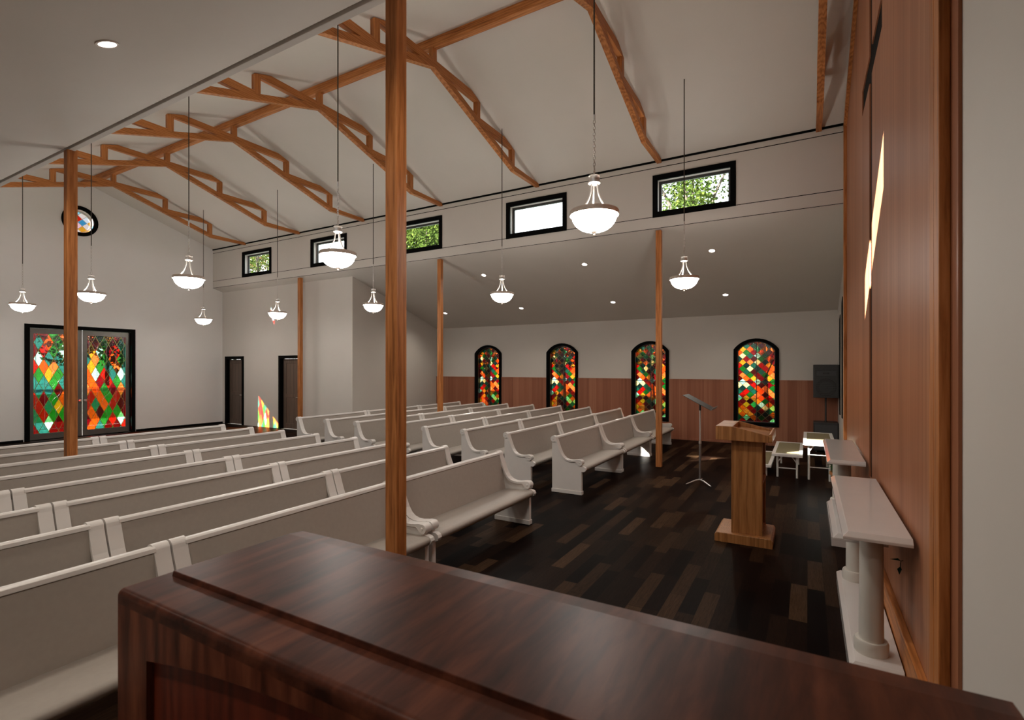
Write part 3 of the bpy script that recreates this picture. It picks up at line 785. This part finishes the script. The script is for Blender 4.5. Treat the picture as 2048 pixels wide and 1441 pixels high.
for s in (-1, 1):
    obj('side_panel', box(B(), -hx + 0.0179, hx - 0.01, s * hy - (0.04 if s > 0 else 0), s * hy + (0.04 if s < 0 else 0), 0.0, 1.25), M['mahogv'], e)
obj('back_panel', box(B(), hx - 0.03, hx - 0.01, -hy + 0.04, hy - 0.04, 0.0, 1.25), M['mahogv'], e)

# ------------------------------------------------------------------ lectern
e = empty('lectern', (6.28, 0.60, 0)); tag(e, 'oak lectern with a slanted open top on a wide plinth, on the dark floor', 'lectern')
obj('plinth', prism(B(), [[(-0.285, 0), (0.285, 0), (0.285, 0.075), (0.265, 0.10), (-0.265, 0.10), (-0.285, 0.075)]], 'x', -0.31, 0.27), M['lect'], e, bevel=0.006)
sb = [(0.118, 0.10), (-0.178, 0.10), (-0.178, 1.11), (0.118, 1.11)]
obj('front_panel', box(B(), -0.225, 0.25, 0.098, 0.118, 0.10, 1.11), M['lect'], e)
for s in (-1, 1):
    x0 = -0.240 if s < 0 else 0.225
    obj('side_panel', box(B(), x0, x0 + 0.022, -0.185, 0.122, 0.10, 1.11), M['lect'], e, bevel=0.003)
obj('shelf', box(B(), -0.218, 0.225, -0.19, 0.098, 0.655, 0.678), M['lect'], e)
obj('shelf', box(B(), -0.218, 0.225, -0.175, 0.098, 0.10, 0.125), M['lect'], e)
side = [(0.27, 1.11), (0.27, 1.262), (0.10, 1.262), (-0.25, 1.182), (-0.25, 1.11)]
for s in (-1, 1):
    x0 = -0.33 if s < 0 else 0.295
    obj('desk_side', prism(B(), [side], 'x', x0, x0 + 0.035), M['lect'], e, bevel=0.004)
obj('desk_ledge', box(B(), -0.295, 0.295, 0.10, 0.27, 1.11, 1.262), M['lectx'], e, bevel=0.003)
obj('reading_surface', prism(B(), [[(0.10, 1.205), (-0.25, 1.165), (-0.25, 1.115), (0.10, 1.115)]], 'x', -0.295, 0.295), M['lectx'], e)
obj('lip', prism(B(), [[(-0.25, 1.11), (-0.25, 1.195), (-0.268, 1.202), (-0.285, 1.19), (-0.285, 1.11)]], 'x', -0.33, 0.33), M['lectx'], e, bevel=0.005)

# ------------------------------------------------------------------ music stand
e = empty('music_stand', (8.83, 1.53, 0)); tag(e, 'thin metal music stand with a black tilted desk beside the lectern', 'music stand')
obj('lower_pole', tube(B(), [(0, 0, 0.04), (0, 0, 0.665)], 0.0175, 14), M['steel'], e, smooth=True)
bm = tube(B(), [(0, 0, 0.66), (0, 0, 1.21)], 0.0125, 14); tube(bm, [(0, 0, 0.645), (0, 0, 0.68)], 0.021, 14)
obj('upper_pole', bm, M['steelw'], e, smooth=True)
for a in (2.55, -2.42, 0.05):
    obj('leg', tube(B(), [(0, 0, 0.055), (0.10 * math.cos(a), 0.10 * math.sin(a), 0.05), (0.31 * math.cos(a), 0.31 * math.sin(a), 0.010)], [0.012, 0.012, 0.008], 10), M['steelw'], e, smooth=True)
bm = tube(B(), [(0, 0, 1.19), (0, 0, 1.30)], 0.016, 12); tube(bm, [(-0.03, 0, 1.30), (0.03, 0, 1.30)], 0.02, 12)
obj('clamp', bm, M['desk'], e, smooth=True)
ta = math.radians(28)
def dk(y, h): return (y * math.cos(ta) - h * math.sin(ta), 1.318 + y * math.sin(ta) + h * math.cos(ta))
dsk = obj('desk', prism(B(), [[dk(-0.225, 0), dk(0.265, 0), dk(0.265, 0.006), dk(-0.225, 0.006)]], 'x', -0.24, 0.24), M['desk'], e, bevel=0.002)
obj('desk_lip', prism(B(), [[dk(-0.225, 0), dk(-0.231, 0.0), dk(-0.240, 0.055), dk(-0.234, 0.056)]], 'x', -0.24, 0.24), M['steel'], dsk)
obj('back_rib', prism(B(), [[dk(-0.06, -0.014), dk(0.06, -0.014), dk(0.06, 0), dk(-0.06, 0)]], 'x', -0.05, 0.05), M['steel'], dsk)

# ------------------------------------------------------------------ choir risers
def riser(h, y0, y1, label):
    e = empty('choir_riser', (10.73, (y0 + y1) / 2, 0)); tag(e, label, 'riser', 'stepped choir risers')
    hx, hy = 0.835, (y1 - y0) / 2
    obj('top_frame', prism(B(), [rect(-hx, hx, -hy, hy), rect(-hx + .10, hx - .10, -hy + .055, hy - .055)], 'z', h - 0.045, h), M['wmetal'], e, bevel=0.005)
    obj('carpet_top', box(B(), -hx + .099, hx - .099, -hy + .054, hy - .054, h - 0.03, h - 0.003), M['carpet'], e)
    lx, ly = hx - 0.12, hy - 0.085
    for sx in (-1, 1):
        for sy in (-1, 1):
            obj('leg', tube(B(), [(sx * lx, sy * ly, 0.0), (sx * lx, sy * ly, h - 0.04)], 0.0165, 10), M['wmetal'], e, smooth=True)
            if h > 0.3:
                obj('brace', tube(B(), [(sx * lx, sy * ly, h - 0.17), (sx * lx, sy * (ly - 0.035), h - 0.11), (sx * lx, sy * (ly - 0.085), h - 0.045)], 0.009, 8), M['wmetal'], e, smooth=True)
        zs = (0.5 * h - 0.05,) if h < 0.5 else (0.21, 0.42)
        for z in zs: obj('crossbar', tube(B(), [(sx * lx, -ly, z), (sx * lx, ly, z)], 0.0095, 8), M['wmetal'], e, smooth=True)
    return e
riser(0.205, 0.545, 1.01, 'lowest white choir riser, partly hidden behind the lectern')
riser(0.414, 0.072, 0.538, 'middle height white choir riser with an olive carpet top')
riser(0.635, -0.405, 0.066, 'tallest white choir riser with sunlit olive carpet top')

# ------------------------------------------------------------------ speaker on subwoofer
e = empty('subwoofer', (13.56, -0.355, 0)); tag(e, 'black subwoofer box on the floor in the aisle corner', 'speaker')
obj('cabinet', box(B(), -0.22, 0.26, -0.24, 0.24, 0.03, 0.665), M['cab'], e, bevel=0.018, seg=3)
obj('grille', box(B(), -0.229, -0.215, -0.215, 0.215, 0.06, 0.62), M['grille'], e, bevel=0.004)
for sx in (-0.17, 0.2):
    for sy in (-0.19, 0.19): obj('foot', tube(B(), [(sx, sy, 0), (sx, sy, 0.035)], 0.022, 12), M['cab'], e)
bm = tube(B(), [(0, 0, 0.66), (0, 0, 1.219)], 0.0175, 14); tube(bm, [(0, 0, 0.66), (0, 0, 0.69)], 0.03, 14)
obj('pole', bm, M['cab'], e, smooth=True)
e = empty('loudspeaker', (13.56, -0.355, 0)); tag(e, 'black loudspeaker raised on a pole in the aisle corner', 'speaker')
obj('cabinet', prism(B(), [[(-0.26, -0.245), (-0.26, 0.245), (0.02, 0.245), (0.19, 0.15), (0.19, -0.15), (0.02, -0.245)]], 'z', 1.22, 1.957), M['cab'], e, bevel=0.008)
obj('baffle', prism(B(), [rect(-0.225, 0.225, 1.245, 1.935), circ(0, 1.455, 0.195, 28), rect(-0.195, 0.195, 1.70, 1.825)], 'x', -0.272, -0.258), M['cab'], e, bevel=0.003)
h = obj('horn', prism(B(), [rect(-0.19, 0.19, 1.705, 1.82), rect(-0.06, 0.06, 1.745, 1.785)], 'x', -0.266, -0.262), M['grille'], e)
bm = B()
for s in (-1, 1):
    prism(bm, [[(-0.262, s * 0.19), (-0.255, s * 0.19), (-0.2605, s * 0.03)]], 'z', 1.71, 1.815)
obj('horn_fin', bm, M['cone'], e)
bm = lathe(B(), [(0.195, 0), (0.185, 0.008), (0.165, 0.004), (0.05, -0.03), (0.04, -0.02), (0.001, -0.01)], seg=32, cap=False)
for v in bm.verts: v.co = Vector((-0.262 - v.co.z * 0.3, v.co.x, 1.455 + v.co.y))
obj('woofer', bm, M['cone'], e, smooth=True)
bm = B()
for i in range(9):
    zz = 1.455 - 0.16 + 0.04 * i; ww = math.sqrt(max(0, 0.187 ** 2 - (zz - 1.455) ** 2))
    box(bm, -0.272, -0.268, -ww, ww, zz - 0.003, zz + 0.003)
obj('grille', bm, M['grille'], e)

# ------------------------------------------------------------------ white console tables on pillars
def slab(hx, y0, y1, z0, z1, bev):
    """slab whose upper edges are chamfered on three sides"""
    bm = B(); t = [(-hx + bev, y0), (hx - bev, y0), (hx - bev, y1 - bev), (-hx + bev, y1 - bev)]; b = [(-hx, y0), (hx, y0), (hx, y1), (-hx, y1)]
    vt = [bm.verts.new((x, y, z1)) for x, y in t]; vm = [bm.verts.new((x, y, z1 - bev)) for x, y in b]; vb = [bm.verts.new((x, y, z0)) for x, y in b]
    bm.faces.new(vt); bm.faces.new(vb[::-1])
    for A_, B_ in ((vm, vt), (vb, vm)):
        for i in range(4): bm.faces.new([A_[i], A_[(i + 1) % 4], B_[(i + 1) % 4], B_[i]])
    return bm
def console():
    e = empty('console_table')
    obj('tabletop', slab(0.93, -0.17, 0.165, 0.885, 0.93, 0.028), M['gloss'], e, bevel=0.003)
    obj('shelf', slab(0.53, -0.10, 0.20, 0.755, 0.80, 0.028), M['gloss'], e, bevel=0.003)
    obj('base', slab(0.83, -0.145, 0.125, 0.0, 0.12, 0.028), M['gloss'], e, bevel=0.003)
    for s in (-1, 1):
        c = obj('pillar', lathe(B(), [(0.066, 0.20), (0.064, 0.5), (0.062, 0.885)], cx=s * 0.63, cy=0.0, seg=28), M['stone'], e, smooth=True)
        obj('pillar_base', lathe(B(), [(0.090, 0.119), (0.092, 0.13), (0.092, 0.185), (0.085, 0.20), (0.06, 0.20)], cx=s * 0.63, cy=0.0, seg=28), M['stone'], c, smooth=True, angle=40)
    return e
c0 = console(); c0.location = (4.53, -0.345, 0)
tag(c0, 'white console table on two round pillars, nearer of the two against the panelling', 'table', 'white console tables')
c1 = dup(c0, (7.24, -0.345, 0))
for ch in list(c1.children):          # the farther table has no lower shelf
    if ch.name.startswith('shelf'): bpy.data.objects.remove(ch)
tag(c1, 'white console table farther along the panelling, beside the risers, without a lower shelf', 'table', 'white console tables')

# ------------------------------------------------------------------ plants
def leaf_quad(bm, base, d, L, Wd, up):
    d = d.normalized(); s = d.cross(up)
    if s.length < 1e-3: s = d.cross(Vector((1, 0, 0)))
    s.normalize(); n = s.cross(d)
    pts = [base, base + d * L * 0.35 + s * Wd + n * L * 0.08, base + d * L, base + d * L * 0.35 - s * Wd + n * L * 0.08]
    mid = base + d * L * 0.45 + n * L * 0.0
    v = [bm.verts.new(p) for p in pts]; m = bm.verts.new(mid)
    bm.faces.new([v[0], v[1], m]); bm.faces.new([v[1], v[2], m]); bm.faces.new([v[2], v[3], m]); bm.faces.new([v[3], v[0], m])
random.seed(4)
e = empty('potted_plant', (9.62, -0.42, 0)); tag(e, 'small green plant in a terracotta pot between console table and risers', 'plant')
obj('pot', lathe(B(), [(0.075, 0.0), (0.10, 0.19), (0.118, 0.19), (0.122, 0.235), (0.10, 0.235), (0.09, 0.20)], seg=24), M['terra'], e, smooth=True, angle=40)
obj('soil', lathe(B(), [(0.001, 0.212), (0.098, 0.21)], seg=20, cap=False), M['soil'], e)
bm = B()
for i in range(150):
    a = random.uniform(0, 2 * PI); r = random.uniform(0, 0.10); z = random.uniform(0.22, 0.42)
    leaf_quad(bm, Vector((r * math.cos(a), r * math.sin(a), z)), Vector((math.cos(a), math.sin(a), random.uniform(-0.4, 0.9))), random.uniform(0.05, 0.075), 0.02, Vector((0, 0, 1)))
obj('foliage', bm, M['leaf'], e)
e = empty('leaf_sprig', (4.159, -0.539, 0.606)); tag(e, 'tiny dark sprig with two leaves on the panelling below the near console', 'sprig')
obj('stem', tube(B(), [(0.0, 0.0, 0.035), (0.0, 0.012, 0.03), (-0.006, 0.016, 0.01), (-0.01, 0.016, -0.005)], 0.002, 6), M['leafd'], e)
bm = B(); leaf_quad(bm, Vector((-0.01, 0.016, -0.003)), Vector((-0.1, 0.12, -1)), 0.055, 0.016, Vector((1, 0.6, 0)))
obj('leaf', bm, M['leafd'], e)
bm = B(); leaf_quad(bm, Vector((0.0, 0.012, 0.03)), Vector((0.9, 0.55, -0.25)), 0.10, 0.014, Vector((0, 0.5, 1)))
obj('leaf', bm, M['leafd'], e)

# ------------------------------------------------------------------ grounds outside
bm = B()
for x0, x1, y0, y1 in ((-80, 38, 24.5, 50), (14.1, 38, -40, 24.5), (-80, -1.6, -40, 24.5)): box(bm, x0, x1, y0, y1, -0.3, -0.15)
tag(obj('lawn', bm, M['grass']), 'green lawn seen through the stained glass', 'lawn', None, 'structure')
tag(obj('paving', box(B(), -1.6, 14.1, YB + 0.3, 24.5, -0.3, -0.15), M['pave']), 'pale paving outside the double door', 'paving', None, 'structure')
bm = box(B(), -80, 120, 50, 110, -0.3, -0.15); box(bm, 38, 120, -40, 50, -0.3, -0.15)
tag(obj('road', bm, M['road']), 'grey road beyond the lawn', 'road', None, 'structure')

def foliage(name, mat, parent, blobs, n, size, seed):
    rnd = random.Random(seed); bm = B()
    for i in range(n):
        c, r = blobs[rnd.randrange(len(blobs))]
        while True:
            p = Vector((rnd.uniform(-1, 1), rnd.uniform(-1, 1), rnd.uniform(-1, 1)))
            if 0.25 < p.length < 1: break
        p = Vector(c) + Vector((p.x * r, p.y * r, p.z * r * 0.8))
        d = Vector((rnd.uniform(-1, 1), rnd.uniform(-1, 1), rnd.uniform(-0.9, 0.4))); u = Vector((rnd.uniform(-1, 1), rnd.uniform(-1, 1), rnd.uniform(-1, 1)))
        s = size * rnd.uniform(0.7, 1.4)
        d.normalize(); q = d.cross(u).normalized()
        v = [bm.verts.new(p), bm.verts.new(p + d * s * 0.5 + q * s * 0.3), bm.verts.new(p + d * s), bm.verts.new(p + d * s * 0.5 - q * s * 0.3)]
        bm.faces.new(v)
    me = bpy.data.meshes.new(name); bm.to_mesh(me); bm.free(); me.materials.append(mat)
    o = bpy.data.objects.new(name, me); link(o, parent); return o
def tree(x, y, label, h, blobs, n, size, mat, seed, group='trees outside'):
    e = empty('garden_tree', (x, y, -0.15)); tag(e, label, 'tree', group)
    pts = [(0, 0, 0), (0.05, 0.03, h * 0.35), (-0.06, 0.05, h * 0.7), (0, 0, h)]
    bm = tube(B(), pts, [0.22, 0.17, 0.12, 0.04], 10)
    for b, r in blobs[:6]: tube(bm, [(0, 0.02, max(0.5, b[2] * 0.6)), (b[0] * 0.5, b[1] * 0.5, b[2] * 0.85), b], [0.08, 0.05, 0.02], 6)
    obj('trunk', bm, M['bark'], e, smooth=True)
    foliage('foliage', mat, e, blobs, n, size, seed)
    return e
def crown(seed, n, cx0, cy0, cz0, R, r):
    rnd = random.Random(seed)
    return [((cx0 + rnd.uniform(-R, R), cy0 + rnd.uniform(-R, R), cz0 + rnd.uniform(-R * 0.75, R * 0.75)), r * rnd.uniform(0.7, 1.2)) for _ in range(n)]
tree(21, 3.9, 'bright leafy tree with white gaps outside the nearest clerestory window', 10, crown(1, 16, 0, 0, 9.0, 2.0, 1.2), 9000, 0.125, M['tree'], 11)
tree(21, 17.6, 'yellow green tree filling the clerestory window behind the big post', 10, crown(2, 24, 0, 0, 9.0, 2.0, 1.3), 14000, 0.17, M['tree'], 12)
tree(21, 31.5, 'tree with reddish leaves outside the farthest clerestory window', 11, crown(3, 18, 0, 0, 9.2, 2.6, 1.2), 9000, 0.15, M['blossom'], 13)
tree(19.2, 1.3, 'dark tree whose low boughs hang outside the nearest arched window', 4.5, crown(4, 12, -0.2, 0.2, 3.1, 1.0, 0.55), 2000, 0.13, M['tree'], 14)
tree(19.5, 12.6, 'dark tree whose low boughs hang outside the farthest arched window', 4.5, crown(5, 14, 0, 0, 3.1, 1.3, 0.6), 2200, 0.13, M['tree'], 15)
tree(18.7, 8.5, 'leafy tree outside the second arched window from the far end', 4.5, crown(6, 16, 0, 0, 2.85, 0.9, 0.5), 1700, 0.13, M['tree'], 16)
tree(18.6, 4.95, 'leafy tree outside the arched window behind the post', 4.5, crown(7, 14, 0, 0, 2.95, 0.9, 0.5), 1300, 0.13, M['tree'], 17)
tree(-4, 14.6, 'unseen tree left of the building, leaf clumps set to shade its left clerestory windows', 10.5, [((0, 1.5, 9.3), 1.1), ((0, 4.9, 9.3), 1.1), ((0, 3.2, 9.9), 0.9), ((0, 0.3, 10.2), 0.6), ((0, -1.65, 9.08), 0.42), ((0, -5.75, 9.2), 0.62), ((0, -4.4, 10.6), 0.8)], 5200, 0.16, M['tree'], 18)  # unseen tree, its leaf clumps shaped to block chosen sun beams
for i, (x, y) in enumerate(((12, 64), (27, 68), (42, 64))):
    tree(x, y, 'large dark tree across the road behind the double door, %s' % ['on the left', 'in the middle', 'on the right'][i], 9, crown(20 + i, 26, 0, 0, 6.5, 4.2, 2.1), 5000, 0.55, M['treed'], 30 + i)
